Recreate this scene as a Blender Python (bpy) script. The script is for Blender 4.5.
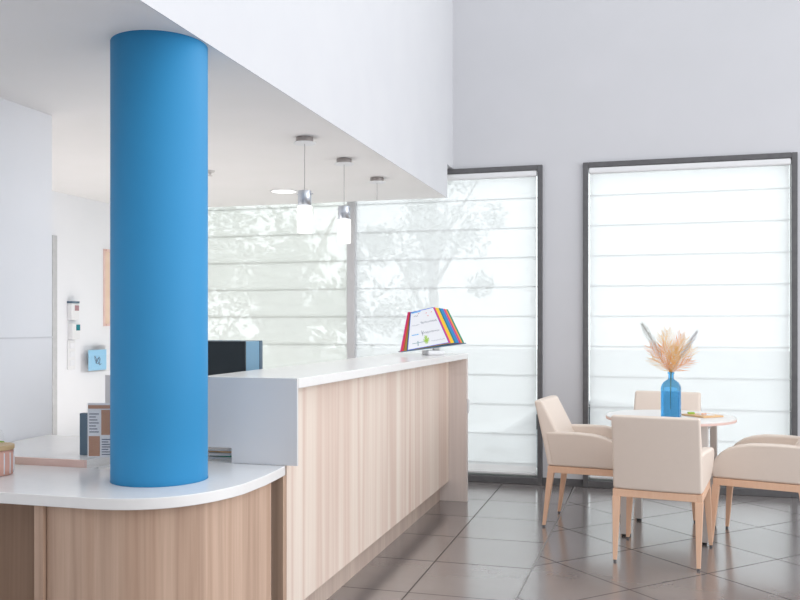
import bpy, bmesh, math, random
from mathutils import Vector, Matrix
for o in list(bpy.data.objects): bpy.data.objects.remove(o)
S = bpy.context.scene; COL = S.collection
PI = math.pi; R = math.radians
random.seed(7)

# ------------------------------------------------------------------ camera
cam = bpy.data.cameras.new('camera'); camo = bpy.data.objects.new('camera', cam); COL.objects.link(camo)
camo.location = (0, 0, 1.34); camo.rotation_euler = (R(90), 0, R(15.72))
cam.sensor_width = 36; cam.lens = 860/800*36; cam.shift_y = 23/800; cam.clip_end = 300
S.camera = camo
# ------------------------------------------------------------------ world, light, exposure
W = bpy.data.worlds.new('sky'); S.world = W; W.use_nodes = True
wn = W.node_tree.nodes; wl = W.node_tree.links
bg = wn['Background']; bg.inputs['Color'].default_value = (0.94, 0.965, 1.0, 1)
# hazy sky: brighter on the street side of the building (towards +y) than behind the hall
tcw = wn.new('ShaderNodeTexCoord'); sxw = wn.new('ShaderNodeSeparateXYZ'); mrw = wn.new('ShaderNodeMapRange'); mrw.interpolation_type = 'SMOOTHSTEP'
wl.new(tcw.outputs['Generated'], sxw.inputs[0]); wl.new(sxw.outputs['Y'], mrw.inputs[0])
mrw.inputs['From Min'].default_value = -.2; mrw.inputs['From Max'].default_value = .7; mrw.inputs['To Min'].default_value = 1.0; mrw.inputs['To Max'].default_value = 2.1
wl.new(mrw.outputs[0], bg.inputs['Strength'])
def area(name, loc, rot, sx, sy, power, col):
    l = bpy.data.lights.new(name, 'AREA'); l.shape = 'RECTANGLE'; l.size = sx; l.size_y = sy; l.energy = power; l.color = col
    o = bpy.data.objects.new(name, l); COL.objects.link(o); o.location = loc; o.rotation_euler = rot; return o
area('daylight_side', (4.6, 3.2, 2.4), (0, R(90), 0), 4.0, 6.0, 130, (0.96, 0.97, 1.0))
area('ceiling_fill', (-3.4, 5.2, .28), (R(180), 0, 0), 1.5, 3.0, 24, (1.0, .95, .92))  # added upward fill to brighten the office ceiling, not an actual fitting
S.view_settings.view_transform = 'Standard'; S.view_settings.look = 'None'
S.view_settings.exposure = 0.14; S.view_settings.gamma = 1.0; S.view_settings.use_curve_mapping = False

# ------------------------------------------------------------------ materials
def mat(name, col, rough=.5, metal=0, spec=.5, emis=None, estr=0, trans=0, ior=1.45, coat=0):
    m = bpy.data.materials.new(name); m.use_nodes = True; b = m.node_tree.nodes['Principled BSDF']
    b.inputs['Base Color'].default_value = (*col, 1); b.inputs['Roughness'].default_value = rough
    b.inputs['Metallic'].default_value = metal; b.inputs['Specular IOR Level'].default_value = spec
    b.inputs['Transmission Weight'].default_value = trans; b.inputs['IOR'].default_value = ior
    b.inputs['Coat Weight'].default_value = coat
    if emis: b.inputs['Emission Color'].default_value = (*emis, 1); b.inputs['Emission Strength'].default_value = estr
    return m
def noisy(name, c1, c2, scale=8, rough=.5, stretch=(1,1,1), bump=0, spec=.5, detail=3, lo=.3, hi=.7, coat=0):
    m = mat(name, c1, rough, spec=spec, coat=coat); nt = m.node_tree; N = nt.nodes; L = nt.links; b = N['Principled BSDF']
    tc = N.new('ShaderNodeTexCoord'); mp = N.new('ShaderNodeMapping'); mp.inputs['Scale'].default_value = stretch
    no = N.new('ShaderNodeTexNoise'); no.inputs['Scale'].default_value = scale; no.inputs['Detail'].default_value = detail
    cr = N.new('ShaderNodeValToRGB'); cr.color_ramp.elements[0].color = (*c1, 1); cr.color_ramp.elements[1].color = (*c2, 1)
    cr.color_ramp.elements[0].position = lo; cr.color_ramp.elements[1].position = hi
    L.new(tc.outputs['Object'], mp.inputs['Vector']); L.new(mp.outputs[0], no.inputs['Vector']); L.new(no.outputs['Fac'], cr.inputs['Fac'])
    L.new(cr.outputs['Color'], b.inputs['Base Color'])
    if bump:
        bp = N.new('ShaderNodeBump'); bp.inputs['Strength'].default_value = bump; bp.inputs['Distance'].default_value = .002
        L.new(no.outputs['Fac'], bp.inputs['Height']); L.new(bp.outputs[0], b.inputs['Normal'])
    return m
def wood(name, cols, stripe=9, rough=.45, ax=1, fine=60, grain=.35):
    """vertical board stripes varying along one horizontal axis plus fine upright grain"""
    m = mat(name, cols[0], rough, spec=.35); nt = m.node_tree; N = nt.nodes; L = nt.links; b = N['Principled BSDF']
    tc = N.new('ShaderNodeTexCoord'); mp = N.new('ShaderNodeMapping')
    mp.inputs['Scale'].default_value = (stripe, stripe, .12)
    no = N.new('ShaderNodeTexNoise'); no.inputs['Scale'].default_value = 1; no.inputs['Detail'].default_value = 2.5
    cr = N.new('ShaderNodeValToRGB'); e = cr.color_ramp.elements
    e[0].color = (*cols[0], 1); e[0].position = .32; e[1].color = (*cols[-1], 1); e[1].position = .68
    for k, c in enumerate(cols[1:-1]):
        q = e.new(.32+.36*(k+1)/(len(cols)-1)); q.color = (*c, 1)
    mp2 = N.new('ShaderNodeMapping'); mp2.inputs['Scale'].default_value = (fine, fine, 1.6)
    n2 = N.new('ShaderNodeTexNoise'); n2.inputs['Scale'].default_value = 1; n2.inputs['Detail'].default_value = 4; n2.inputs['Distortion'].default_value = .6
    mx = N.new('ShaderNodeMix'); mx.data_type = 'RGBA'; mx.blend_type = 'MULTIPLY'; mx.inputs[0].default_value = grain
    c2 = N.new('ShaderNodeValToRGB'); c2.color_ramp.elements[0].color = (.62, .56, .52, 1); c2.color_ramp.elements[0].position = .3; c2.color_ramp.elements[1].color = (1, 1, 1, 1); c2.color_ramp.elements[1].position = .6
    L.new(tc.outputs['Object'], mp.inputs[0]); L.new(tc.outputs['Object'], mp2.inputs[0])
    L.new(mp.outputs[0], no.inputs['Vector']); L.new(mp2.outputs[0], n2.inputs['Vector'])
    L.new(no.outputs['Fac'], cr.inputs[0]); L.new(n2.outputs['Fac'], c2.inputs[0])
    L.new(cr.outputs['Color'], mx.inputs[6]); L.new(c2.outputs['Color'], mx.inputs[7]); L.new(mx.outputs[2], b.inputs['Base Color'])
    return m

M = {}
M['wall'] = noisy('wall paint', (.635, .637, .66), (.65, .65, .675), 3, .85)
M['white'] = noisy('white plaster', (.69, .695, .72), (.71, .715, .735), 3, .8)
M['white2'] = noisy('office wall paint', (.85, .86, .885), (.87, .875, .90), 3, .8)
M['ceil'] = noisy('ceiling plaster', (.88, .865, .85), (.90, .88, .87), 3, .85)
M['alu'] = noisy('grey aluminium', (.115, .113, .118), (.14, .138, .142), 20, .4, spec=.4)
M['mullion'] = mat('mid grey mullion', (.62, .62, .63), .5)
M['steel2'] = mat('mid grey joint', (.30, .31, .30), .5)
M['strip'] = mat('joint strip', (.30, .29, .29), .4, .3)
M['alu_light'] = noisy('light aluminium', (.52, .52, .53), (.58, .58, .59), 20, .4)
M['top'] = noisy('white solid surface', (.87, .855, .84), (.89, .875, .86), 30, .22, spec=.5)
M['endwhite'] = noisy('white lacquered panel', (.74, .715, .71), (.76, .735, .73), 3, .45)
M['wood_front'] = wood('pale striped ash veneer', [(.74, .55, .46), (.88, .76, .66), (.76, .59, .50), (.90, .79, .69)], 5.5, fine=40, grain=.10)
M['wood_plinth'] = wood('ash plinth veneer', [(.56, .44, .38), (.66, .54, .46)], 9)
M['wood_end'] = wood('greyish ash veneer', [(.76, .67, .63), (.82, .73, .68)], 9, grain=.12)
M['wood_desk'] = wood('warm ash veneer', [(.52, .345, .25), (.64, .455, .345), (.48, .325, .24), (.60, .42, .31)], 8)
M['wood_shaded'] = wood('shaded ash veneer', [(.34, .22, .15), (.40, .26, .18)], 8)  # desk veneer darkened, knee recess shadow put into the colour
M['blue'] = noisy('blue column paint', (.038, .28, .56), (.042, .295, .58), 2, .55, spec=.3)
M['fabric'] = noisy('cream leatherette', (.83, .715, .625), (.84, .725, .635), 40, .55, bump=.03, spec=.3)
M['legwood'] = noisy('light beech', (.84, .53, .36), (.87, .57, .40), 12, .45, (6, 6, 1))
M['steel'] = mat('satin steel', (.68, .65, .63), .38, .25)
M['chrome'] = mat('polished chrome', (.62, .65, .70), .28, 1)
M['nickel'] = mat('brushed nickel', (.36, .33, .32), .35, .8)
M['black'] = mat('black plastic', (.015, .015, .017), .5)
M['ttop'] = noisy('white table laminate', (.80, .78, .75), (.82, .80, .77), 30, .3)
M['pinkwood'] = noisy('rosy wood edging', (.80, .56, .50), (.84, .62, .56), 10, .5)
M['glow'] = mat('lit opal glass', (.95, .93, .90), .3, emis=(1, .97, .92), estr=.9)
M['lamp'] = mat('downlight diffuser', (1, 1, 1), .4, emis=(1, .98, .95), estr=1.6)
M['cord'] = mat('clear grey cord', (.45, .43, .43), .4)
M['glassblue'] = mat('blue bottle glass', (.17, .53, .90), .04, trans=.92, ior=1.2)
M['water'] = mat('tinted water', (.55, .82, .97), .02, trans=.92, ior=1.15)
M['screen'] = mat('dark glossy screen', (.012, .022, .030), .35)
M['screenside'] = mat('blue plastic with painted reflection', (.19, .37, .52), .35)  # on the machine side, reflected window light put into the colour
M['greyplastic'] = mat('grey blue plastic', (.11, .17, .23), .4)
M['paper'] = mat('white paper', (.82, .83, .86), .6)
M['cardwhite'] = mat('white plastic', (.82, .82, .83), .4)
def flat(name, c, r=.5): return mat(name, c, r)
M['red'] = flat('red plastic', (.72, .04, .05)); M['olive'] = flat('olive plastic', (.30, .20, .02)); M['royal'] = flat('royal blue plastic', (.03, .12, .62))
M['magenta'] = flat('magenta plastic', (.66, .03, .22)); M['yellow'] = flat('yellow plastic', (.95, .60, .02)); M['teal'] = flat('teal plastic', (.0, .20, .24))
M['sky'] = flat('sky blue plastic', (.02, .25, .60)); M['orange'] = flat('orange plastic', (.90, .30, .05)); M['green'] = flat('green plastic', (.0, .30, .16))
M['lime'] = flat('leaf green ink', (.38, .60, .08)); M['ink'] = flat('grey ink', (.12, .13, .20)); M['inkblue'] = flat('bright blue ink', (.05, .42, .85))
M['peach'] = noisy('peach board', (.82, .60, .46), (.86, .68, .55), 5, .7); M['tan'] = flat('tan print', (.50, .28, .19)); M['lilac'] = flat('pale lilac print', (.70, .72, .82))
M['pinkprint'] = flat('dusty pink print', (.42, .24, .26)); M['leaflet'] = flat('light blue leaflet', (.33, .62, .85)); M['rose'] = flat('rosy filling', (.70, .40, .33))
M['lidwood'] = noisy('bamboo lid', (.55, .38, .20), (.62, .45, .26), 20, .5)
M['straw'] = flat('straw coloured dried palm', (.84, .50, .13), .8); M['strawdk'] = flat('orange dried palm', (.84, .33, .09), .8)
M['feather'] = flat('grey white plume', (.44, .44, .40), .9); M['feathergrey'] = flat('grey plume', (.38, .35, .38), .9)
M['board'] = noisy('honey wood', (.76, .45, .22), (.82, .55, .30), 20, .5)
M['paving'] = noisy('pale paving', (.76, .76, .755), (.82, .82, .815), 2, .9)
M['leaf'] = noisy('tree leaves', (.26, .30, .21), (.38, .42, .31), 2, .8); M['bark'] = noisy('bark', (.20, .16, .12), (.30, .25, .20), 8, .9, (1, 1, .2))
M['carpaint'] = mat('pale grey car paint', (.50, .52, .55), .3, coat=.6); M['tyre'] = mat('tyre rubber', (.03, .03, .03), .8)
M['carglass'] = mat('dark car glass', (.06, .07, .08), .1)

# glass louvres and translucent roller fabric
def glassmat():
    m = bpy.data.materials.new('louvre glass'); m.use_nodes = True; N = m.node_tree.nodes; L = m.node_tree.links; N.clear()
    o = N.new('ShaderNodeOutputMaterial'); t = N.new('ShaderNodeBsdfTransparent'); t.inputs[0].default_value = (.96, .98, .97, 1)
    g = N.new('ShaderNodeBsdfGlossy'); g.inputs['Roughness'].default_value = .03; f = N.new('ShaderNodeFresnel'); f.inputs[0].default_value = 1.2
    x = N.new('ShaderNodeMixShader'); L.new(f.outputs[0], x.inputs[0]); L.new(t.outputs[0], x.inputs[1]); L.new(g.outputs[0], x.inputs[2]); L.new(x.outputs[0], o.inputs[0]); return m
def blindmat(name, see, col):
    m = bpy.data.materials.new(name); m.use_nodes = True; N = m.node_tree.nodes; L = m.node_tree.links; N.clear()
    o = N.new('ShaderNodeOutputMaterial'); t = N.new('ShaderNodeBsdfTransparent')
    tr = N.new('ShaderNodeBsdfTranslucent'); tr.inputs[0].default_value = (*col, 1)
    d = N.new('ShaderNodeBsdfDiffuse'); d.inputs[0].default_value = (*col, 1)
    a = N.new('ShaderNodeMixShader'); a.inputs[0].default_value = .22; L.new(tr.outputs[0], a.inputs[1]); L.new(d.outputs[0], a.inputs[2])
    x = N.new('ShaderNodeMixShader'); x.inputs[0].default_value = 1-see
    L.new(t.outputs[0], x.inputs[1]); L.new(a.outputs[0], x.inputs[2]); L.new(x.outputs[0], o.inputs[0]); return m
M['glass'] = glassmat(); M['acrylic'] = blindmat('clear acrylic', .975, (.9, .92, .95))
M['blind'] = blindmat('white screen fabric', .33, (.93, .935, .94))
M['blindthin'] = blindmat('sheer screen fabric', .35, (.94, .945, .92))
M['hem'] = blindmat('woven hem fabric', .22, (.85, .83, .83))

# floor tiles: square grid along the counter, diagonal grid beyond the metal strip
def floormat():
    m = mat('grey stoneware tiles', (.2, .19, .19), .25, spec=.8, coat=1.0); nt = m.node_tree; N = nt.nodes; L = nt.links; b = N['Principled BSDF']
    geo = N.new('ShaderNodeNewGeometry')
    def tiles(rot, off, size, mort):
        mp = N.new('ShaderNodeMapping'); mp.vector_type = 'TEXTURE'; mp.inputs['Location'].default_value = (*off, 0); mp.inputs['Rotation'].default_value = (0, 0, rot)
        mp.inputs['Scale'].default_value = (size, size, 1); L.new(geo.outputs['Position'], mp.inputs[0])
        br = N.new('ShaderNodeTexBrick'); br.offset = 0; br.squash = 1; br.inputs['Scale'].default_value = 1
        br.inputs['Brick Width'].default_value = 1; br.inputs['Row Height'].default_value = 1; br.inputs['Mortar Size'].default_value = mort; br.inputs['Mortar Smooth'].default_value = .1
        br.inputs['Bias'].default_value = 0
        br.inputs['Color1'].default_value = (.215, .192, .187, 1); br.inputs['Color2'].default_value = (.24, .215, .209, 1); br.inputs['Mortar'].default_value = (.075, .068, .065, 1)
        L.new(mp.outputs[0], br.inputs['Vector']); return br
    a = tiles(0, (-1.12, 4.13), .577, .0075); d = tiles(R(45), (-.061, 4.474), .565, .0075)
    sx = N.new('ShaderNodeSeparateXYZ'); L.new(geo.outputs['Position'], sx.inputs[0])
    ml = N.new('ShaderNodeMath'); ml.operation = 'MULTIPLY_ADD'; ml.inputs[1].default_value = -.021; L.new(sx.outputs['Y'], ml.inputs[0]); L.new(sx.outputs['X'], ml.inputs[2])
    gt = N.new('ShaderNodeMath'); gt.operation = 'GREATER_THAN'; gt.inputs[1].default_value = -.677; L.new(ml.outputs[0], gt.inputs[0])
    mx = N.new('ShaderNodeMix'); mx.data_type = 'RGBA'; L.new(gt.outputs[0], mx.inputs[0]); L.new(a.outputs['Color'], mx.inputs[6]); L.new(d.outputs['Color'], mx.inputs[7])
    fm = N.new('ShaderNodeMix'); fm.data_type = 'FLOAT'; L.new(gt.outputs[0], fm.inputs[0]); L.new(a.outputs['Fac'], fm.inputs[2]); L.new(d.outputs['Fac'], fm.inputs[3])
    cw = N.new('ShaderNodeMapRange'); cw.inputs['To Min'].default_value = .75; cw.inputs['To Max'].default_value = 0; L.new(fm.outputs[0], cw.inputs[0]); L.new(cw.outputs[0], b.inputs['Coat Weight'])
    sw = N.new('ShaderNodeMapRange'); sw.inputs['To Min'].default_value = .75; sw.inputs['To Max'].default_value = .05; L.new(fm.outputs[0], sw.inputs[0]); L.new(sw.outputs[0], b.inputs['Specular IOR Level'])
    no = N.new('ShaderNodeTexNoise'); no.inputs['Scale'].default_value = 3.5; no.inputs['Detail'].default_value = 6; L.new(geo.outputs['Position'], no.inputs['Vector'])
    cr = N.new('ShaderNodeValToRGB'); cr.color_ramp.elements[0].color = (.86, .86, .86, 1); cr.color_ramp.elements[1].color = (1.1, 1.1, 1.1, 1); L.new(no.outputs['Fac'], cr.inputs[0])
    mm = N.new('ShaderNodeMix'); mm.data_type = 'RGBA'; mm.blend_type = 'MULTIPLY'; mm.inputs[0].default_value = 1
    L.new(mx.outputs[2], mm.inputs[6]); L.new(cr.outputs[0], mm.inputs[7]); L.new(mm.outputs[2], b.inputs['Base Color'])
    rr = N.new('ShaderNodeMapRange'); rr.inputs['To Min'].default_value = .19; rr.inputs['To Max'].default_value = .29; L.new(no.outputs['Fac'], rr.inputs[0]); L.new(rr.outputs[0], b.inputs['Roughness']); b.inputs['Coat Roughness'].default_value = .16; b.inputs['Coat IOR'].default_value = 1.75
    return m
M['floor'] = floormat()

# ------------------------------------------------------------------ mesh helpers
def link(name, bm, m, parent=None, smooth=False, bevel=0, seg=2, loc=None):
    bmesh.ops.recalc_face_normals(bm, faces=bm.faces)
    me = bpy.data.meshes.new(name); bm.to_mesh(me); bm.free()
    for k in (m if isinstance(m, (list, tuple)) else [m]): me.materials.append(k)
    if smooth:
        for p in me.polygons: p.use_smooth = True
    o = bpy.data.objects.new(name, me); COL.objects.link(o)
    if parent: o.parent = parent
    if loc: o.location = loc
    if bevel:
        b = o.modifiers.new('bevel', 'BEVEL'); b.width = bevel; b.segments = seg; b.limit_method = 'ANGLE'; b.angle_limit = R(35); b.harden_normals = False
        for p in me.polygons: p.use_smooth = True
        b2 = o.modifiers.new('wn', 'WEIGHTED_NORMAL'); b2.keep_sharp = True
    return o
def tag(o, label, cat, group=None):
    o['label'] = label; o['category'] = cat
    if group: o['group'] = group
    return o
def struct(o): o['kind'] = 'structure'; return o
def thing(name, label, cat, loc=(0, 0, 0), rz=0, group=None):
    o = bpy.data.objects.new(name, None); o.empty_display_size = .1; COL.objects.link(o); o.location = loc; o.rotation_euler = (0, 0, rz)
    return tag(o, label, cat, group)
def copy_tree(o, parent=None):
    c = o.copy(); COL.objects.link(c); c.parent = parent
    for ch in list(o.children): copy_tree(ch, c)
    return c
def box(bm, x0, x1, y0, y1, z0, z1, mi=0):
    vs = [bm.verts.new(p) for p in ((x0,y0,z0),(x1,y0,z0),(x1,y1,z0),(x0,y1,z0),(x0,y0,z1),(x1,y0,z1),(x1,y1,z1),(x0,y1,z1))]
    for f in ((3,2,1,0),(4,5,6,7),(0,1,5,4),(1,2,6,5),(2,3,7,6),(3,0,4,7)):
        q = bm.faces.new([vs[i] for i in f]); q.material_index = mi
    return vs
def bx(*a): bm = bmesh.new(); box(bm, *a); return bm
def prism(bm, pts, z0, z1, f=lambda p, z: (p[0], p[1], z), mi=0):
    lo = [bm.verts.new(f(p, z0)) for p in pts]; hi = [bm.verts.new(f(p, z1)) for p in pts]; n = len(pts)
    a = bm.faces.new(lo[::-1]); b = bm.faces.new(hi); a.material_index = b.material_index = mi
    for i in range(n):
        q = bm.faces.new((lo[i], lo[(i+1) % n], hi[(i+1) % n], hi[i])); q.material_index = mi
    return bm
def lathe(bm, prof, n=32, cx=0, cy=0, mi=0):
    rings = []
    for r, z in prof:
        if r < 1e-6: rings.append([bm.verts.new((cx, cy, z))])
        else: rings.append([bm.verts.new((cx+r*math.cos(2*PI*i/n), cy+r*math.sin(2*PI*i/n), z)) for i in range(n)])
    for a, b in zip(rings, rings[1:]):
        for i in range(n):
            j = (i+1) % n
            if len(a) == 1 and len(b) == 1: continue
            if len(a) == 1: q = bm.faces.new((a[0], b[j], b[i]))
            elif len(b) == 1: q = bm.faces.new((a[i], a[j], b[0]))
            else: q = bm.faces.new((a[i], a[j], b[j], b[i]))
            q.material_index = mi
    return bm
def tube(bm, pts, rad, n=8, mi=0):
    pts = [Vector(p) for p in pts]; rings = []
    for i, p in enumerate(pts):
        d = (pts[min(i+1, len(pts)-1)]-pts[max(i-1, 0)]).normalized()
        u = d.orthogonal().normalized(); v = d.cross(u)
        if rings:
            u0 = rings[-1][1]; u = (u0-d*u0.dot(d)).normalized(); v = d.cross(u)
        r = rad[i] if isinstance(rad, (list, tuple)) else rad
        rings.append(([bm.verts.new(p+r*(u*math.cos(2*PI*k/n)+v*math.sin(2*PI*k/n))) for k in range(n)], u))
    for (a, _), (b, _) in zip(rings, rings[1:]):
        for k in range(n):
            q = bm.faces.new((a[k], a[(k+1) % n], b[(k+1) % n], b[k])); q.material_index = mi
    for r in (rings[0][0][::-1], rings[-1][0]): bm.faces.new(r).material_index = mi
    return bm
def taper(bm, x0, y0, x1, y1, z0, z1, w0, w1):
    """square leg, width w0 at the foot, w1 at the top"""
    lo = [bm.verts.new((x0+sx*w0/2, y0+sy*w0/2, z0)) for sx, sy in ((-1,-1),(1,-1),(1,1),(-1,1))]
    hi = [bm.verts.new((x1+sx*w1/2, y1+sy*w1/2, z1)) for sx, sy in ((-1,-1),(1,-1),(1,1),(-1,1))]
    bm.faces.new(lo[::-1]); bm.faces.new(hi)
    for i in range(4): bm.faces.new((lo[i], lo[(i+1) % 4], hi[(i+1) % 4], hi[i]))
    return bm

# ================================================================== STRUCTURE
YW = 7.185   # inner face of the window wall
struct(link('floor', bx(-5.0, 5.2, -3.0, YW+.22, -.2, 0), M['floor']))
st = bmesh.new(); d = .0035
prism(st, [(-.632-.004, 2.0), (-.632+.004, 2.0), (-.5275+.004, YW-.04), (-.5275-.004, YW-.04)], 0, .002)
struct(link('trim_1', st, M['strip']))['label'] = 'thin metal joint strip across the floor tiles'
# window wall with openings: W left [-4.35,-1.0]... openings as strips of wall
wt = .22
def wallseg(n, *a): return struct(link(n, bx(*a), M['wall']))
bm = bmesh.new()
box(bm, -5.0, 5.2, YW, YW+wt, 2.649, 5.0)
box(bm, -.793, -.465, YW, YW+wt, 0, 2.649)
box(bm, 1.146, 5.2, YW, YW+wt, 0, 2.649)
box(bm, -5.0, -4.3, YW, YW+wt, 0, 2.649)
struct(link('wall_back', bm, M['wall']))
# office ceiling with its deep white fascia
bm = bmesh.new()
box(bm, -5.0, -1.561, -3.0, 6.979, 2.38, 2.66)
struct(link('ceiling', bm, [M['ceil']]))
bm = bmesh.new()
box(bm, -5.0, -1.561, -3.0, YW, 2.66, 5.0)
struct(link('wall_fascia', bm, M['white']))
bm = bmesh.new(); box(bm, -1.561, -1.556, -3.0, 6.979, 2.38, 5.0); box(bm, -1.561, -1.556, 6.979, YW, 2.66, 5.0)
struct(link('trim_2', bm, M['white']))
struct(link('wall_light_block', bx(-5.0, -1.561, -1.2, -1.1, 0, 2.38), M['white']))  # unseen wall added to cut light on the column's left and near ceiling
struct(link('wall_left', bx(-3.0, -2.85, -3.0, 3.68, 0, 2.38), M['white2']))
struct(link('wall_far_left', bx(-4.62, -4.47, 3.0, YW, 0, 2.38), M['white2']))
struct(link('trim_3', bx(-2.85, -2.846, -1.0, 3.68, 1.266, 1.273), M['white']))['label'] = 'thin white rail along the left wall'
bm = bmesh.new(); box(bm, -4.47, -4.452, 5.762, 5.812, 0, 2.03); 
struct(link('trim_4', bm, M['alu_light']))['label'] = 'slim grey door jamb on the far left wall'
# base profile along the window wall
bm = bmesh.new(); box(bm, -.793, -.465, YW-.012, YW, 0, .06); box(bm, 1.146, 5.2, YW-.012, YW, 0, .06)
struct(link('baseboard_back', bm, M['alu'], bevel=.003))

def window(idx, x0, x1, zt, blind, see_trees=False, frame_l=True, frame_r=True):
    fw = .042; root = bpy.data.objects.new('window_%d' % idx, None); COL.objects.link(root); struct(root)
    bm = bmesh.new(); y0, y1 = YW-.03, YW+.08
    if frame_l: box(bm, x0, x0+fw, y0, y1, 0, zt)
    if frame_r: box(bm, x1-fw, x1, y0, y1, 0, zt)
    a = x0+fw if frame_l else x0; b = x1-fw if frame_r else x1
    box(bm, a, b, y0, y1, zt-fw, zt); box(bm, a, b, y0, y1, 0, .055)
    link('window_frame', bm, M['alu'], root, bevel=.004)
    bm = bmesh.new(); box(bm, a, b, YW+.03, YW+.055, .055, .075); link('sill_profile', bm, M['alu_light'], root)
    # glass louvre blades with clear joints
    zs = [.055]+[.165+.2465*k for k in range(11) if .165+.2465*k < zt-fw-.03]+[zt-fw]
    for z0, z1 in zip(zs, zs[1:]):
        link('glass_pane', bx(a, b, YW+.022, YW+.028, z0+(.0022 if z0 > .1 else 0), z1-(.0022 if z1 < zt-fw-.01 else 0)), M['glass'], root)
    jb = bmesh.new()
    for z in zs[1:-1]: box(jb, a, b, YW+.018, YW+.030, z-.0022, z+.0022)
    link('louvre_joint', jb, (M['steel2'], M['mullion'], M['cardwhite'])[idx-1], root)
    # roller blind
    r = thing('roller_blind', blind[0], 'blind', (0, 0, 0))
    g = .012
    cs = bmesh.new(); box(cs, a+.004, b-.004, YW-.029, YW+.016, zt-fw-.052, zt-fw-.001); link('cassette', cs, M['cardwhite'], r, bevel=.012)
    fz0 = blind[1]; xb0 = a+(g if frame_l else 0); xb1 = b-g
    link('blind_fabric', bx(xb0, xb1, YW+.012, YW+.0135, fz0+.055, zt-fw-.05), blind[2], r)
    link('woven_hem', bx(xb0, xb1, YW+.012, YW+.0135, fz0, fz0+.055), M['hem'], r)
    link('bottom_bar', bx(xb0, xb1, YW+.002, YW+.017, fz0-.02, fz0), M['cardwhite'], r, bevel=.004)
    return root
window(1, -4.30, -2.44, 2.649, ('sheer roller blind over the window furthest left, trees showing through', .09, M['blindthin']))
window(2, -2.44, -.793, 2.649, ('white roller blind on the tall window behind the counter end, car showing through', .09, M['blind']), frame_l=False)
window(3, -.465, 1.146, 2.649, ('wide white roller blind on the window behind the round table', .09, M['blind']))
# mullion between window 1 and 2
struct(link('trim_5', bx(-2.50, -2.425, YW-.035, YW+.05, 0, 2.649), M['mullion'], bevel=.004))['label'] = 'grey window mullion behind the counter'

# ================================================================== BLUE COLUMN
CX, CY, CR = -1.742, 2.862, .1765
col = bmesh.new(); lathe(col, [(0, 0), (CR, 0), (CR, 2.38), (0, 2.38)], 96, CX, CY)
o = link('column', col, M['blue']); struct(o); o['label'] = 'thick round bright blue column rising through the desk top'
for p in o.data.polygons: p.use_smooth = abs(p.normal.z) < .5

# ================================================================== LOWER DESK
desk = thing('reception_desk', 'low rounded wood desk with white top wrapped around the blue column', 'desk', (-1.9, 2.9, 0))
def loc(o): o.matrix_parent_inverse = Matrix.Translation(-Vector(o.parent.location)) ; return o
def arc(cx, cy, r, a0, a1, n=20): return [(cx+r*math.cos(R(a0+(a1-a0)*i/n)), cy+r*math.sin(R(a0+(a1-a0)*i/n))) for i in range(n+1)]
# outline of the top with a rounded front corner
rc = .36
outer = [(-2.80, 2.552)] + arc(-1.418-rc, 2.552+rc*1.0, rc, -90, 0, 24) + [(-1.418, 3.36)]
def bez(p0, p1, p2, p3, n):
    return [tuple((1-t)**3*p0[k]+3*(1-t)**2*t*p1[k]+3*(1-t)*t*t*p2[k]+t**3*p3[k] for k in (0, 1)) for t in [i/n for i in range(n+1)]]
corner = bez((-1.85, 2.552), (-1.62, 2.552), (-1.44, 2.66), (-1.418, 3.05), 28)
K = .9717
outer = [(-2.845, 2.48)] + [(x*K, y*K) for x, y in corner[:-3]] + [(-1.385, 3.02), (-1.392, 3.14), (-1.402, 3.254)]
# the top is cut around the column: two pieces of outline joined as one mesh with a hole
def ring_slab(z0, z1):
    bm = bmesh.new(); out = outer + [(-2.08, 3.254), (-2.08, 2.99), (-2.845, 2.99)]
    circ = [(CX+(CR+.001)*math.cos(2*PI*i/48), CY+(CR+.001)*math.sin(2*PI*i/48)) for i in range(48)]
    lay = []
    for z in (z0, z1):
        ov = [bm.verts.new((x, y, z)) for x, y in out]; cv = [bm.verts.new((x, y, z)) for x, y in circ]
        eo = [bm.edges.new((ov[i], ov[(i+1) % len(ov)])) for i in range(len(ov))]; ec = [bm.edges.new((cv[i], cv[(i+1) % 48])) for i in range(48)]
        bmesh.ops.triangle_fill(bm, edges=eo+ec, use_beauty=True); lay.append((ov, cv))
    for k in (0, 1):
        a, b = lay[0][k], lay[1][k]
        for i in range(len(a)): bm.faces.new((a[i], a[(i+1) % len(a)], b[(i+1) % len(a)], b[i]))
    return bm
loc(link('desktop', ring_slab(.718, .757), M['top'], desk, bevel=.003))
pan = [(x-.0, y) for x, y in bez((-1.99, 2.585), (-1.66, 2.585), (-1.475, 2.67), (-1.452, 3.06), 30)] + [(-1.452, 3.225)]
inn = [(-1.475, 3.225)] + [(x-.0, y) for x, y in bez((-1.475, 3.06), (-1.497, 2.69), (-1.67, 2.61), (-1.99, 2.61), 30)]
pan = [(x*K, y*K) for x, y in pan]; inn = [(x*K, y*K) for x, y in inn]
bm = bmesh.new(); prism(bm, [(-1.965, 2.512)]+pan+inn+[(-1.965, 2.536)], 0, .718)
o = loc(link('curved_front', bm, M['wood_desk'], desk)); 
m = o.modifiers.new('es', 'EDGE_SPLIT'); m.split_angle = R(40)
for p in o.data.polygons: p.use_smooth = True
loc(link('corner_post', bx(-2.006, -1.969, 2.497, 2.76, 0, .718), M['wood_desk'], desk, bevel=.002))
loc(link('recessed_panel', bx(-2.84, -2.006, 2.75, 2.77, 0, .718), M['wood_shaded'], desk))
loc(link('end_reveal', bx(-1.50, -1.404, 3.235, 3.269, 0, .717), M['wood_desk'], desk))

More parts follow.
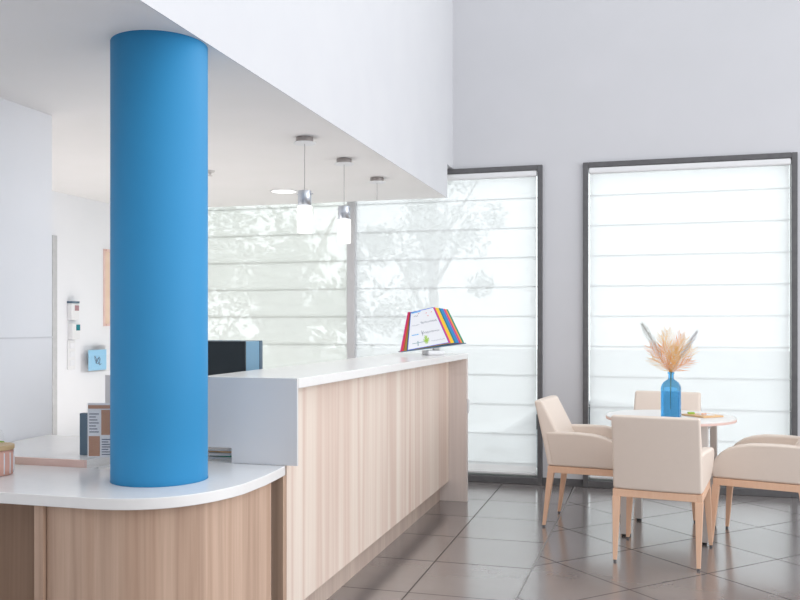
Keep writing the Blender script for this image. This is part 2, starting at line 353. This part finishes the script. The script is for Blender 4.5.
# ================================================================== HIGH COUNTER
ctr = thing('reception_counter', 'long high reception counter with striped pale wood front and white top', 'counter', (-1.7, 4.8, 0))
yn, yf = 3.335, 6.331
bm = bmesh.new(); prism(bm, [(-1.80, 3.2705), (-1.350, 3.2705), (-1.261, yf+.05), (-1.80, yf+.05)], 1.072, 1.114)
loc(link('countertop', bm, M['top'], ctr, bevel=.003))
loc(link('front_panel', bx(-1.43, -1.402, 3.2705, yf, .147, 1.072), M['wood_front'], ctr, bevel=.002))
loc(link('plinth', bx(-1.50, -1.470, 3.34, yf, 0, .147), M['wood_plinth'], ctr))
loc(link('end_panel', bx(-1.78, -1.263, yf, yf+.048, 0, 1.072), M['wood_end'], ctr, bevel=.002))
# near end: white upstand with a low cut-out at its left foot
bm = bmesh.new(); prism(bm, [(-2.25, .82), (-1.645, .82), (-1.645, .7575), (-1.352, .7575), (-1.352, 1.1135), (-2.25, 1.1135)], 3.256, 3.270, f=lambda p, z: (p[0], z, p[1]))
loc(link('end_upstand', bm, M['endwhite'], ctr))
loc(link('body_panel', bx(-1.80, -1.78, 3.95, yf, 0, 1.072), M['wood_end'], ctr))
loc(link('inner_shelf', bx(-1.80, -1.43, 3.272, 3.94, .718, .757), M['top'], ctr))
loc(link('door_pull', bx(-1.263, -1.250, yf+.005, yf+.04, .665, .768), M['cardwhite'], ctr, bevel=.004))
# staff work surface behind the counter
ws = thing('work_desk', 'white staff work surface behind the high counter', 'desk', (-2.1, 5, 0))
loc(link('worktop', bx(-2.45, -1.81, 3.70, 6.2, .70, .74), M['top'], ws, bevel=.003))
for x in (-2.42, -1.86):
    for y in (3.75, 6.1): loc(link('leg', bx(x, x+.05, y, y+.05, 0, .70), M['alu_light'], ws))
# papers seen through the cut-out
pt = thing('paper_stack', 'loose stack of leaflets glimpsed beside the foot of the blue column', 'papers', (-1.70, 3.40, .757))
for k, (c, dz, rr) in enumerate(((M['paper'], 0, 4), (M['green'], .008, -6), (M['paper'], .013, 8), (M['board'], .026, -3), (M['paper'], .034, 10))):
    o = link('sheet', bx(-.11, .09, -.05, .14, dz, dz+(.007 if k != 2 else .012)), c, pt); o.rotation_euler.z = R(rr)

# ================================================================== MONITOR
mon = thing('office_printer', 'boxy dark office machine with a blue side (painted window reflection) rising behind the counter end', 'printer', (-2.33, 4.33, .74))
link('housing', bx(-.28, .272, -.09, .085, .02, .500), M['screenside'], mon, bevel=.004)
link('front_cover', bx(-.28, .276, -.106, -.09, .06, .502), M['screen'], mon, bevel=.004)
link('rear_edge', bx(-.27, .276, .085, .12, .03, .502), M['greyplastic'], mon, bevel=.004)
link('base', bx(-.20, .18, -.10, .13, 0, .02), M['black'], mon, bevel=.004)

# ================================================================== LEFT SIDE DESK AND WALL THINGS
sd = thing('side_table', 'white table with rosy wood edging beyond the low desk', 'table', (-2.5, 3.3, 0))
loc(link('tabletop', bx(-2.84, -2.165, 3.010, 3.64, .745, .785), M['top'], sd))
loc(link('edging', bx(-2.84, -2.165, 2.995, 3.010, .745, .785), M['pinkwood'], sd))
for x in (-2.80, -2.2):
    for y in (3.04, 3.58): loc(link('leg', bx(x, x+.04, y, y+.04, 0, .745), M['alu_light'], sd))

mn = thing('menu_holder', 'upright acrylic holder with a printed card of brown and lilac blocks', 'card holder', (-2.1377, 2.9637, .757), R(15))
link('stand', bx(0, .215, -.03, .06, 0, .012), M['acrylic'], mn)
link('front_sleeve', bx(0, .215, .008, .011, .012, .26), M['acrylic'], mn)
card = link('printed_card', bx(.003, .212, .013, .016, .045, .262), M['paper'], mn)
cw = .0505
for r_ in range(2):
    for c_ in range(4):
        mi = 0 if (r_+c_) % 2 else 1
        x = .008+c_*cw
        z0, z1 = ((.135, .235), (.05, .13))[r_]
        if mi == 0: link('printed_block', bx(x, x+cw-.006, .0115, .0128, z0, z1), M['tan'], card)
for r_ in range(2):
    for c_ in range(4):
        if (r_+c_) % 2 == 0:
            for k in range(7):
                zz = (.145, .055)[r_]+k*(.012 if r_ == 0 else .010); x = .010+c_*cw
                link('printed_line', bx(x, x+cw-.012-.006*(k % 3), .0115, .0128, zz, zz+.0035), M['ink'], card)
link('heading_band', bx(.006, .21, .0115, .0128, .24, .254), M['tan'], card)
bh = thing('file_box', 'slim dark grey box standing left behind the printed card holder', 'box', (-2.265, 3.125, .785))
link('side', bx(-.012, .07, -.01, .02, 0, .176), M['greyplastic'], bh, bevel=.003)

# jar on the low desk
jar = thing('glass_jar', 'ribbed jar with rosy filling and a flat wooden lid on the low desk', 'jar', (-2.388, 2.762, .757))
bm = bmesh.new(); n = 60; prof = [(.050, 0), (.058, .004), (.060, .03), (.060, .085), (.057, .098)]
rings = []
for r, z in prof:
    rings.append([bm.verts.new(((r+.0018*math.cos(15*2*PI*i/n))*math.cos(2*PI*i/n), (r+.0018*math.cos(15*2*PI*i/n))*math.sin(2*PI*i/n), z)) for i in range(n)])
for a, b in zip(rings, rings[1:]):
    for i in range(n): bm.faces.new((a[i], a[(i+1) % n], b[(i+1) % n], b[i]))
bm.faces.new(rings[0][::-1]); bm.faces.new(rings[-1])
link('ribbed_glass', bm, M['rose'], jar, smooth=True)
rb = bmesh.new()
for k in range(15):
    a = 2*PI*k/15; tube(rb, [(.0605*math.cos(a), .0605*math.sin(a), .008), (.0615*math.cos(a), .0615*math.sin(a), .05), (.0605*math.cos(a), .0605*math.sin(a), .088)], .0022, 6)
link('rib', rb, M['paper'], jar, smooth=True)['kind'] = 'stuff'
link('lid', lathe(bmesh.new(), [(0, .098), (.062, .098), (.0635, .102), (.0635, .112), (.061, .116), (0, .116)], 40), M['lidwood'], jar)
btl = thing('spray_bottle', 'clear bottle with green label at the very left edge behind the jar', 'bottle', (-2.5264, 2.9151, .757))
link('bottle_body', lathe(bmesh.new(), [(0, 0), (.030, 0), (.033, .005), (.033, .12), (.026, .145), (.012, .155), (.012, .165), (0, .165)], 28), M['acrylic'], btl, smooth=True)
link('label_band', lathe(bmesh.new(), [(.0335, .05), (.0335, .10)], 28), M['lime'], btl, smooth=True)
link('pump_head', lathe(bmesh.new(), [(0, .165), (.014, .165), (.014, .185), (.006, .19), (.006, .26), (.010, .262), (.010, .275), (0, .275)], 20), M['screenside'], btl, smooth=True)

# wall things (far left wall faces +x)
XL = -4.47
ic = thing('wall_intercom', 'small white wall unit with dark top and pinkish display, upper of two', 'wall unit', (XL, 6.0, 1.365))
link('casing', bx(0, .045, -.045, .055, 0, .135), M['cardwhite'], ic, bevel=.006); link('dark_cap', bx(0, .046, -.045, .055, .135, .152), M['greyplastic'], ic); link('display', bx(.045, .048, -.005, .045, .075, .118), M['pinkprint'], ic)
ic = thing('wall_intercom', 'small white wall unit with teal display, lower of two', 'wall unit', (XL, 6.015, 1.209))
link('casing', bx(0, .045, -.05, .05, 0, .13), M['cardwhite'], ic, bevel=.006); link('display', bx(.045, .048, -.002, .045, .07, .118), M['teal'], ic)
ic = thing('switch_plate', 'tall white switch plate under the two wall units', 'switch', (XL, 6.005, .963))
link('plate', bx(0, .012, -.05, .045, 0, .235), M['cardwhite'], ic, bevel=.004)
for z in (.03, .10, .17): link('rocker', bx(.012, .018, -.032, .028, z, z+.045), M['paper'], ic, bevel=.002)
lh = thing('leaflet_holder', 'clear wall holder with a light blue leaflet beside the switches', 'holder', (XL, 6.13, .93))
bm = bmesh.new(); box(bm, 0, .004, 0, .34, 0, .22); box(bm, .07, .074, 0, .34, 0, .14); box(bm, .004, .07, 0, .34, 0, .004); box(bm, 0, .07, 0, .004, .004, .16); link('pocket', bm, M['acrylic'], lh)
lf = link('leaflet', bx(.052, .056, .03, .275, .012, .185), M['leaflet'], lh)
sq = bmesh.new()
tube(sq, [(.058, .15+.05*math.cos(t*.9)*(.4+.6*(t/14)), .095+.045*math.sin(t*1.3)*(.4+.6*(t/14))) for t in range(15)], .0022, 5)
link('drawn_swirl', sq, M['ink'], lf)
pf = thing('picture_frame', 'peach pinboard in thin wooden frame on the far left wall', 'picture', (XL, 6.44, 1.314))
bm = bmesh.new(); box(bm, 0, .015, 0, .012, 0, .664); box(bm, 0, .025, .68, .70, 0, .664); box(bm, 0, .025, .02, .68, 0, .02); box(bm, 0, .025, .02, .68, .644, .664)
link('frame', bm, M['pinkwood'], pf, bevel=.002); link('board', bx(0, .010, .012, .68, .02, .644), M['peach'], pf)

# ================================================================== PENDANTS, DOWNLIGHT
def pendant(x, y, label, full=True):
    t = thing('pendant_lamp', label, 'lamp', (x, y, 2.38), 0, None)
    link('canopy', lathe(bmesh.new(), [(0, -.001), (.046, -.001), (.048, -.004), (.048, -.026), (.044, -.030), (0, -.030)], 40), M['nickel'], t, smooth=False, bevel=.001)
    link('canopy_base', lathe(bmesh.new(), [(0, -.030), (.062, -.030), (.064, -.033), (.060, -.037), (0, -.037)], 40), M['cardwhite'], t)
    if not full:
        link('cord', lathe(bmesh.new(), [(0, -.037), (.0022, -.037), (.0022, -.16), (0, -.16)], 8), M['cord'], t); return t
    link('cord', lathe(bmesh.new(), [(0, -.037), (.0022, -.037), (.0022, -.303), (0, -.303)], 8), M['cord'], t)
    s = link('metal_sleeve', lathe(bmesh.new(), [(0, -.300), (.037, -.300), (.038, -.302), (.038, -.386), (0, -.386)], 40), M['chrome'], t)
    for p in s.data.polygons: p.use_smooth = abs(p.normal.z) < .5
    link('side_screw', tube(bmesh.new(), [(.036, 0, -.318), (.050, 0, -.318)], .0035, 8), M['chrome'], s); link('side_screw', tube(bmesh.new(), [(-.036, 0, -.318), (-.046, 0, -.318)], .003, 8), M['chrome'], s)
    g = link('glass_shade', lathe(bmesh.new(), [(0, -.386), (.0405, -.386), (.0415, -.388), (.0415, -.530), (.039, -.535), (0, -.535)], 40), M['glow'], t)
    for p in g.data.polygons: p.use_smooth = abs(p.normal.z) < .5
    return t
pendant(-1.820, 4.494, 'chrome and opal glass pendant, nearest and largest of the hanging lamps')
pendant(-1.817, 5.149, 'chrome and opal glass pendant hanging in front of the window mullion')
pendant(-1.826, 5.880, 'furthest pendant fitting, only its chrome disc and thin bare cord', False)
dl = thing('recessed_downlight', 'round lit downlight set flush in the office ceiling', 'ceiling light', (-2.718, 6.281, 2.38))
link('trim_ring', lathe(bmesh.new(), [(.095, 0), (.112, 0), (.113, -.004), (.095, -.006)], 40), M['cardwhite'], dl)
link('diffuser', lathe(bmesh.new(), [(0, -.004), (.096, -.004), (.096, -.001), (0, -.001)], 40), M['lamp'], dl)
sp = thing('ceiling_sprinkler', 'tiny metal sprinkler on the ceiling right of the blue column', 'sprinkler', (-2.84, 5.3, 2.38))
link('rosette', lathe(bmesh.new(), [(0, 0), (.035, 0), (.03, -.012), (.010, -.014), (.010, -.022), (0, -.022)], 24), M['steel'], sp)
link('deflector', lathe(bmesh.new(), [(0, -.022), (.006, -.022), (.006, -.032), (.018, -.033), (.018, -.036), (0, -.036)], 16), M['steel'], sp)

# ================================================================== FLIP DISPLAY ON THE COUNTER
PH = R(40); fd = thing('flip_display', 'desktop flip display with rainbow edged pockets and a handwritten sheet on the counter end', 'display', (-1.385, 5.885, 1.114), PH)
# local x along the display, local y to the rear, z up. sizes taken for a 0.36 m wide A4 flip stand
link('base', bx(-.08, .05, -.02, .09, 0, .034), M['cardwhite'], fd, bevel=.01)
link('pivot_stand', bx(-.0, .05, .055, .08, .034, .12), M['steel'], fd, bevel=.004)
def pocket(bl, br, tr, tl, y, c, th=.003, name='pocket'):
    bm = bmesh.new(); prism(bm, [bl, br, tr, tl], y, y+th, f=lambda p, z: (p[0], z+.12*(p[1]-.04), p[1]))
    return link(name, bm, c, fd, bevel=.0008)
# (x, z) corners: front sheet pocket then fans to both sides
BL, BR, TR, TL = (-.238, .036), (.090, .086), (-.020, .338), (-.198, .300)
frontp = pocket(BL, BR, TR, TL, -.012, M['royal'])
def inset(t): 
    c = (sum(p[0] for p in (BL, BR, TR, TL))/4, sum(p[1] for p in (BL, BR, TR, TL))/4)
    return [(c[0]+(p[0]-c[0])*t, c[1]+(p[1]-c[1])*t) for p in (BL, BR, TR, TL)]
q = inset(.965)
sheet = link('sheet', prism(bmesh.new(), q, -.0140, -.0123, f=lambda p, z: (p[0], z+.12*(p[1]-.04), p[1])), M['paper'], frontp)
sheet['label'] = 'white sheet with handwriting and a green leaf drawing'
def P2(a, b):  # bilinear point on the sheet, a across, b up
    lo = (q[0][0]+(q[1][0]-q[0][0])*a, q[0][1]+(q[1][1]-q[0][1])*a); hi = (q[3][0]+(q[2][0]-q[3][0])*a, q[3][1]+(q[2][1]-q[3][1])*a)
    x = lo[0]+(hi[0]-lo[0])*b; z = lo[1]+(hi[1]-lo[1])*b; return (x, -.0142+.12*(z-.04), z)
ink = bmesh.new()
def scrib(a0, a1, b, amp, n, r=.0011, bmm=None, sd=1):
    rnd = random.Random(sd); tube(bmm if bmm else ink, [P2(a0+(a1-a0)*i/n+rnd.uniform(-.006, .006), b+amp*math.sin(i*2.1)*(rnd.uniform(.3, 1))) for i in range(n+1)], r, 5)
scrib(.42, .93, .66, .035, 26, sd=2); scrib(.38, .44, .66, .08, 4, sd=3); scrib(.38, .90, .38, .04, 30, sd=4); scrib(.36, .43, .38, .09, 4, sd=5); scrib(.06, .33, .63, .01, 12, .0009, sd=6)
scrib(.6, .95, .12, .02, 14, .0008, sd=9); scrib(.12, .3, .88, .04, 8, .0009, sd=8)
link('handwriting', ink, M['ink'], sheet)
b2 = bmesh.new(); scrib(.08, .28, .37, .012, 12, .0024, b2, 7); link('blue_line', b2, M['inkblue'], sheet); link('blue_line', tube(bmesh.new(), [P2(.02, .985), P2(.42, .985)], .003, 5), M['inkblue'], sheet)
b3 = bmesh.new(); rn = random.Random(3)
for k in range(26):
    a = rn.uniform(0, 2*PI); tube(b3, [P2(.47, .17), P2(.47+.085*math.cos(a)*rn.uniform(.6, 1), .19+.13*math.sin(a)*rn.uniform(.6, 1))], .0022, 4)
link('leaf_drawing', b3, M['lime'], sheet)
b3 = bmesh.new(); tube(b3, [P2(.10, .14), P2(.42, .14)], .0016, 4); tube(b3, [P2(.25, .05), P2(.25, .19)], .0022, 4); link('teal_mark', b3, M['teal'], sheet)
for a, b in ((.3, .93), (.62, .9), (.66, .82), (.84, .9)): link('red_mark', tube(bmesh.new(), [P2(a, b), P2(a+.05, b+.01)], .002, 4), M['red'], sheet)
# rearward pockets fan to the right
cs = ['magenta', 'yellow', 'yellow', 'teal', 'sky', 'sky', 'magenta', 'orange', 'green']
for k, c in enumerate(cs):
    dx = .0165*(k+1); pocket((BL[0]+.02+dx, BL[1]+.006), (BR[0]+dx, BR[1]-.0002*k), (TR[0]+dx*.95, TR[1]-.0016*k), (TL[0]+.03+dx, TL[1]+.006), -.008+.0055*k, M[c])
# pockets turned to the left
for k, (c, dx) in enumerate((('olive', -.022), ('red', -.036), ('magenta', -.046))):
    pocket((BL[0]+dx*1.05, BL[1]-.006-.002*k), (BL[0]+.03, BL[1]), (TL[0]+.03, TL[1]+.004), (TL[0]+.006-.008*k-.004, TL[1]+.002), -.007+.004*k, M[c])
bb = bmesh.new(); prism(bb, [(BL[0]-.04, BL[1]-.012), (BR[0]+.135, BR[1]-.008), (BR[0]+.135, BR[1]-.001), (BL[0]-.04, BL[1]-.005)], -.01, .045, f=lambda p, z: (p[0], z, p[1]))
link('holder_rail', bb, M['greyplastic'], fd)

# ================================================================== CHAIRS
def make_chair(label):
    t = thing('armchair', label, 'chair', group='cream armchairs around the round table')
    # backrest: cushioned slab leaning back
    bm = bmesh.new(); nz = 10; nx = 8
    def grid(fn, nu, nv):
        g = [[bm.verts.new(fn(i/nu, j/nv)) for j in range(nv+1)] for i in range(nu+1)]
        return g
    zb, zt = .405, .828
    def halfw(w): return .240-.003*w
    def yb(w): return -.262-.092*w**1.1     # outer (rear) surface
    def th(w): return .170-.120*w
    sec = []
    for j in range(nz+1):
        w = j/nz; z = zb+(zt-zb)*w; hw = halfw(w); ring = []
        # rounded-rectangle section with bulging faces
        for (sx, yy) in [(-1, 0)]: pass
        for i in range(nx+1):
            u = -1+2*i/nx; ring.append((u*hw, yb(w)-.010*(1-u*u), z))
        for i in range(nx+1):
            u = 1-2*i/nx; ring.append((u*(hw-.004), yb(w)+th(w)+.006*(1-u*u), z))
        sec.append([bm.verts.new(p) for p in ring])
    for a, b in zip(sec, sec[1:]):
        for i in range(len(a)): bm.faces.new((a[i], a[(i+1) % len(a)], b[(i+1) % len(a)], b[i]))
    bm.faces.new(sec[0][::-1]); bm.faces.new(sec[-1])
    link('backrest', bm, M['fabric'], t, bevel=.014, seg=3)
    # armrests: curved panels sweeping down to the seat front
    prof = [(-.235, .405), (-.275, .60), (-.275, .627)] + [(-.2, .630), (-.08, .632), (.03, .628), (.10, .616), (.16, .594), (.205, .562), (.238, .522), (.258, .486), (.262, .452), (.258, .405)]
    for s in (-1, 1):
        bm = bmesh.new(); prof2 = []
        for a, b in zip(prof, prof[1:]+prof[:1]): prof2.append(a)
        def xo(y, z):
            w = max(0, min(1, (z-.405)/.22)); k = max(0, min(1, (y+.27)/.25))
            return s*(.243-.001*w+.036*w*(2-w)*k*(1-.25*max(0, (y-.05)/.2))), s*(.234+.003*w+.036*w*(2-w)*k-.062)
        outv = [bm.verts.new((xo(y, z)[0], y, z)) for y, z in prof2]; inv = [bm.verts.new((xo(y, z)[1], y, z)) for y, z in prof2]
        n = len(prof2)
        bm.faces.new(outv); bm.faces.new(inv[::-1])
        for i in range(n): bm.faces.new((outv[i], inv[i], inv[(i+1) % n], outv[(i+1) % n]))
        link('armrest', bm, M['fabric'], t, bevel=.016, seg=3)
    link('seat', bx(-.185, .185, -.20, .262, .405, .485), M['fabric'], t, bevel=.022, seg=3)
    bm = bmesh.new()
    box(bm, -.215, .215, .226, .252, .362, .404); box(bm, -.215, .215, -.262, -.236, .362, .404)
    box(bm, -.241, -.215, -.262, .252, .362, .404); box(bm, .215, .241, -.262, .252, .362, .404)
    link('seat_frame', bm, M['legwood'], t, bevel=.002)
    for sx in (-1, 1):
        l1 = link('leg', taper(bmesh.new(), sx*.243, .262, sx*.222, .236, .012, .3625, .021, .043), M['legwood'], t, bevel=.002)
        l2 = link('leg', taper(bmesh.new(), sx*.223, -.290, sx*.222, -.243, .012, .3625, .021, .043), M['legwood'], t, bevel=.002)
        for l, x, y in ((l1, sx*.244, .264), (l2, sx*.223, -.291)): link('foot_glide', lathe(bmesh.new(), [(0, 0), (.008, 0), (.009, .012), (0, .012)], 12, x, y), M['alu'], l)
    return t
ch = make_chair('cream armchair in the foreground seen from behind, hiding part of the table')
ch.location = (.117, 5.235, 0); ch.rotation_euler.z = R(-8.5)
def place(x, y, rz, lab):
    c = copy_tree(ch); c.location = (x, y, 0); c.rotation_euler.z = R(rz); c['label'] = lab; return c
place(-.305, 5.89, -97.5, 'cream armchair in side view left of the round table, facing right')
place(.721, 5.685, 74, 'cream armchair right of the table, cut by the photo edge')
place(.138, 6.405, 172, 'cream armchair on the window side, only its backrest above the table')

# ================================================================== ROUND TABLE
tb = thing('round_table', 'round white table with four square metal legs among the armchairs', 'table', (.172, 5.79, 0), R(-10.5))
link('tabletop', lathe(bmesh.new(), [(0, .722), (.387, .722), (.398, .726), (.400, .740), (.397, .744), (0, .744)], 80), M['ttop'], tb)
link('wood_edge', lathe(bmesh.new(), [(.384, .7215), (.401, .7225), (.4015, .736), (.399, .7365)], 80), M['pinkwood'], tb)
bm = bmesh.new(); box(bm, -.24, .24, -.245, -.215, .68, .7215); box(bm, -.24, .24, .215, .245, .68, .7215); box(bm, -.245, -.215, -.21, .21, .68, .7215); box(bm, .215, .245, -.21, .21, .68, .7215)
link('under_frame', bm, M['steel'], tb)
for sx in (-1, 1):
    for sy in (-1, 1):
        l = link('leg', bx(sx*.24-.021, sx*.24+.021, sy*.24-.021, sy*.24+.021, .014, .7215), M['steel'], tb, bevel=.003)
        link('foot_cap', lathe(bmesh.new(), [(0, 0), (.014, 0), (.016, .014), (0, .014)], 16, sx*.24, sy*.24), M['black'], l)

# bottle vase
ZT = .744
vs = thing('bottle_vase', 'blue glass bottle vase half full of water on the round table', 'vase', (.176, 5.70, ZT), R(-14))
def sq_ring(hw, hd, z, r, n=6):
    pts = []
    for cx_, cy_, a0 in ((hw-r, hd-r, 0), (-hw+r, hd-r, 90), (-hw+r, -hd+r, 180), (hw-r, -hd+r, 270)):
        for i in range(n+1): a = R(a0+90*i/n); pts.append((cx_+r*math.cos(a), cy_+r*math.sin(a), z))
    return pts
def loft(bm, rings):
    vv = [[bm.verts.new(p) for p in r] for r in rings]
    for a, b in zip(vv, vv[1:]):
        for i in range(len(a)): bm.faces.new((a[i], a[(i+1) % len(a)], b[(i+1) % len(a)], b[i]))
    bm.faces.new(vv[0][::-1]); bm.faces.new(vv[-1]); return bm
rg = [sq_ring(.054, .034, 0, .012), sq_ring(.058, .037, .005, .016), sq_ring(.058, .037, .185, .016), sq_ring(.055, .036, .203, .02), sq_ring(.046, .032, .220, .022), sq_ring(.032, .027, .232, .022), sq_ring(.019, .019, .240, .0185), sq_ring(.0165, .0165, .248, .016), sq_ring(.0165, .0165, .272, .016), sq_ring(.0205, .0205, .275, .020), sq_ring(.0205, .0205, .286, .020)]
link('glass_body', loft(bmesh.new(), rg), M['glassblue'], vs, smooth=True)
link('water', loft(bmesh.new(), [sq_ring(.052, .031, .006, .012), sq_ring(.052, .031, .165, .012)]), M['water'], vs)
# dried stems: each one its own thing
def leafy(name, label, cat, m, ang, tilt, L, barbs, bl, th=.0013, spread=50, start=.35, grp=None, curve=.0, yaw=0):
    t = thing(name, label, cat, (.176, 5.70, ZT+.05), R(-14), grp)
    bm = bmesh.new(); rnd = random.Random(int(ang*13+L*1000))
    a = R(ang)
    def pt(s):  # in the local x-z plane with some y tilt
        k = s*L; n = .24; 
        if k < n: return Vector((0.003*math.sin(a)*k/n, 0, k))
        e = k-n; return Vector((.003*math.sin(a)+e*math.sin(a+curve*e*8), e*tilt, n+e*math.cos(a+curve*e*8)))
    pts = [pt(i/14) for i in range(15)]; tube(bm, pts, [.0018-.0012*i/14 for i in range(15)], 5)
    for i in range(barbs):
        s = start+(1-start)*i/barbs; p = pt(s); d = (pt(min(1, s+.03))-pt(s-.03)).normalized()
        prog = (s-start)/(1-start); ln = bl*(math.sin(PI*min(1, .12+prog*.8))**.7)*rnd.uniform(.8, 1.1)
        for sd in (-1, 1):
            an = R(spread*(1-.45*prog)+rnd.uniform(-6, 6))*sd
            side = Vector((d.z, rnd.uniform(-.5, .5), -d.x)).normalized()
            v = d*math.cos(an)+side*math.sin(an)
            tube(bm, [p, p+v*ln*.5+Vector((0, 0, -.002)), p+v*ln+d*ln*.12], [th, th*.9, .0003], 4)
    return tag(link_into(t, bm, m), label, cat, grp)
def link_into(t, bm, m):
    name = t.name.split('.')[0]; l = t.location.copy(); r = t.rotation_euler.copy(); bpy.data.objects.remove(t)
    o = link(name, bm, m); o.location = l; o.rotation_euler = r; return o
G = 'dried palm leaves in the blue bottle'
PL = ['straw dried palm leaf spreading lowest on the left side of the bouquet', 'orange dried palm leaf just inside the tall pale left plume', 'straw dried palm leaf in the upper left of the bouquet', 'tallest straw dried palm leaf, upright in the middle of the bouquet', 'orange dried palm leaf right of the tallest upright leaf', 'straw dried palm leaf in the upper right of the bouquet', 'straw dried palm leaf just inside the grey right plume', 'orange dried palm leaf spreading lowest on the right side of the bouquet', 'shorter straw dried palm leaf leaning away to the window in the bouquet centre', 'short orange dried palm leaf leaning forward left of the bouquet centre', 'short straw dried palm leaf leaning forward right of the bouquet centre']
for k, (ang, tl, L, m) in enumerate(((-56, .2, .39, 'straw'), (-36, -.3, .44, 'strawdk'), (-19, .3, .48, 'straw'), (-3, -.2, .505, 'straw'), (11, .3, .485, 'strawdk'), (25, -.2, .475, 'straw'), (40, .2, .43, 'straw'), (58, -.1, .385, 'strawdk'), (2, .5, .42, 'straw'), (-12, -.6, .41, 'strawdk'), (18, -.5, .41, 'straw'))):
    leafy('dried_palm_leaf', PL[k], 'dried leaf', M[m], ang, tl, L, 13, .085, .0019, 46, .60, G)
leafy('dried_plume', 'tall pale grey plume leaning left out of the blue bottle', 'dried plume', M['feather'], -31, 0, .59, 46, .06, .0009, 34, .58, None, .0)
leafy('dried_plume', 'grey plume leaning right out of the blue bottle', 'dried plume', M['feathergrey'], 31, .1, .535, 40, .042, .0009, 34, .62, None, .0)

# wooden tray with papers
tr = thing('wooden_tray', 'thin honey wood board with white and green bits beside the blue bottle', 'tray', (.366, 5.80, ZT), R(8))
link('board', prism(bmesh.new(), [(-.115, .06), (-.01, -.10), (.13, -.02), (.05, .13)], 0, .010), M['board'], tr, bevel=.002)
link('paper_piece', prism(bmesh.new(), [(-.03, .03), (.03, -.04), (.08, -.01), (.03, .09)], .0102, .013), M['paper'], tr)
link('green_piece', bx(-.075, -.035, .035, .07, .0102, .022), M['lime'], tr, bevel=.002)
link('orange_piece', bx(.0, .03, .0, .012, .0132, .018), M['orange'], tr)

# ================================================================== OUTSIDE
tag(struct(link('ground_outside', bx(-60, 60, YW+.25, 90, -1.5, -1.4), M['paving'])), 'pale paved street outside the windows', 'ground')
struct(link('wall_outside_plinth', bx(-5.0, 5.2, YW+.22, YW+.25, -1.5, -.02), M['paving']))
def tree(x, y, h, r, label, seed):
    t = thing('street_tree', label, 'tree', (x, y, -1.4), 0, 'trees outside the windows'); rn = random.Random(seed)
    tk = bmesh.new(); tube(tk, [(0, 0, 0), (.1, 0, h*.3), (-.1, .1, h*.55), (.1, 0, h*.8)], [.2, .15, .11, .05], 10)
    for k in range(7):
        a = rn.uniform(0, 2*PI); z = h*rn.uniform(.3, .6); e = Vector((math.cos(a)*r*.6, math.sin(a)*r*.6, z+h*.25)); tube(tk, [(0, 0, z), e*.5+Vector((0, 0, z*.5)), e], [.07, .05, .02], 6)
    link('trunk', tk, M['bark'], t, smooth=True)
    bm = bmesh.new()
    cl = [(rn.gauss(0, r*.42), rn.gauss(0, r*.42), h*.62+rn.gauss(0, h*.19), rn.uniform(.35, .8)) for _ in range(26)]
    for k in range(3600):
        c = rn.choice(cl); d = Vector((rn.gauss(0, 1), rn.gauss(0, 1), rn.gauss(0, 1))).normalized()*c[3]*rn.random()**.4
        p = Vector(c[:3])+d; a = Vector((rn.gauss(0, 1), rn.gauss(0, 1), rn.gauss(0, 1))).normalized(); b = a.orthogonal().normalized(); s = rn.uniform(.05, .10)
        bm.faces.new([bm.verts.new(p+a*s), bm.verts.new(p+b*s*.5), bm.verts.new(p-a*s), bm.verts.new(p-b*s*.5)])
    me = bpy.data.meshes.new('foliage'); bm.to_mesh(me); bm.free(); me.materials.append(M['leaf']); o = bpy.data.objects.new('foliage', me); COL.objects.link(o); o.parent = t
tree(-9.2, 16.6, 5.6, 1.8, 'leafy tree seen through the left blind next to the blue column', 1)
tree(-5.2, 12.4, 5.2, 1.3, 'leafy tree seen through the blind under the pendant lamps', 2)
tree(-5.3, 22.0, 8.2, 2.1, 'faint tree seen through the upper part of the blind behind the counter', 3)

# parked car
car = thing('parked_car', 'pale parked car faintly visible through the blind beside the counter', 'car', (-1.14, 15.4, -1.4), R(3))
prof = [(-2.1, .35), (-2.15, .6), (-2.0, .78), (-1.15, .92), (-.55, 1.32), (.35, 1.46), (1.25, 1.38), (1.95, .98), (2.1, .85), (2.12, .45), (2.0, .3),
        (1.72, .3), (1.66, .46), (1.5, .60), (1.32, .64), (1.14, .60), (.98, .46), (.92, .3), (-.92, .3), (-.98, .46), (-1.14, .60), (-1.32, .64), (-1.5, .60), (-1.66, .46), (-1.72, .3)]
link('body', prism(bmesh.new(), prof, -.85, .85, f=lambda p, z: (p[0], z*(1-.16*max(0, (p[1]-.9)/.5)), p[1])), M['carpaint'], car, bevel=.04)
gp = [(-1.0, .95), (-.5, 1.27), (.35, 1.39), (1.2, 1.31), (1.7, .97)]
for s, nm in ((-1, 'side_window'), (1, 'side_window')):
    link(nm, prism(bmesh.new(), gp, .80*s, .853*s, f=lambda p, z: (p[0], z*(1-.16*max(0, (p[1]-.9)/.5))+(.012*(1 if z > 0 else -1)), p[1])), M['carglass'], car)
for x in (-1.32, 1.32):
    for s in (-1, 1):
        w = link('wheel', tube(bmesh.new(), [(x, s*.70, .325), (x, s*.87, .325)], .325, 28), M['tyre'], car)
        link('rim', tube(bmesh.new(), [(x, s*.86, .325), (x, s*.885, .325)], .21, 20), M['alu_light'], w)
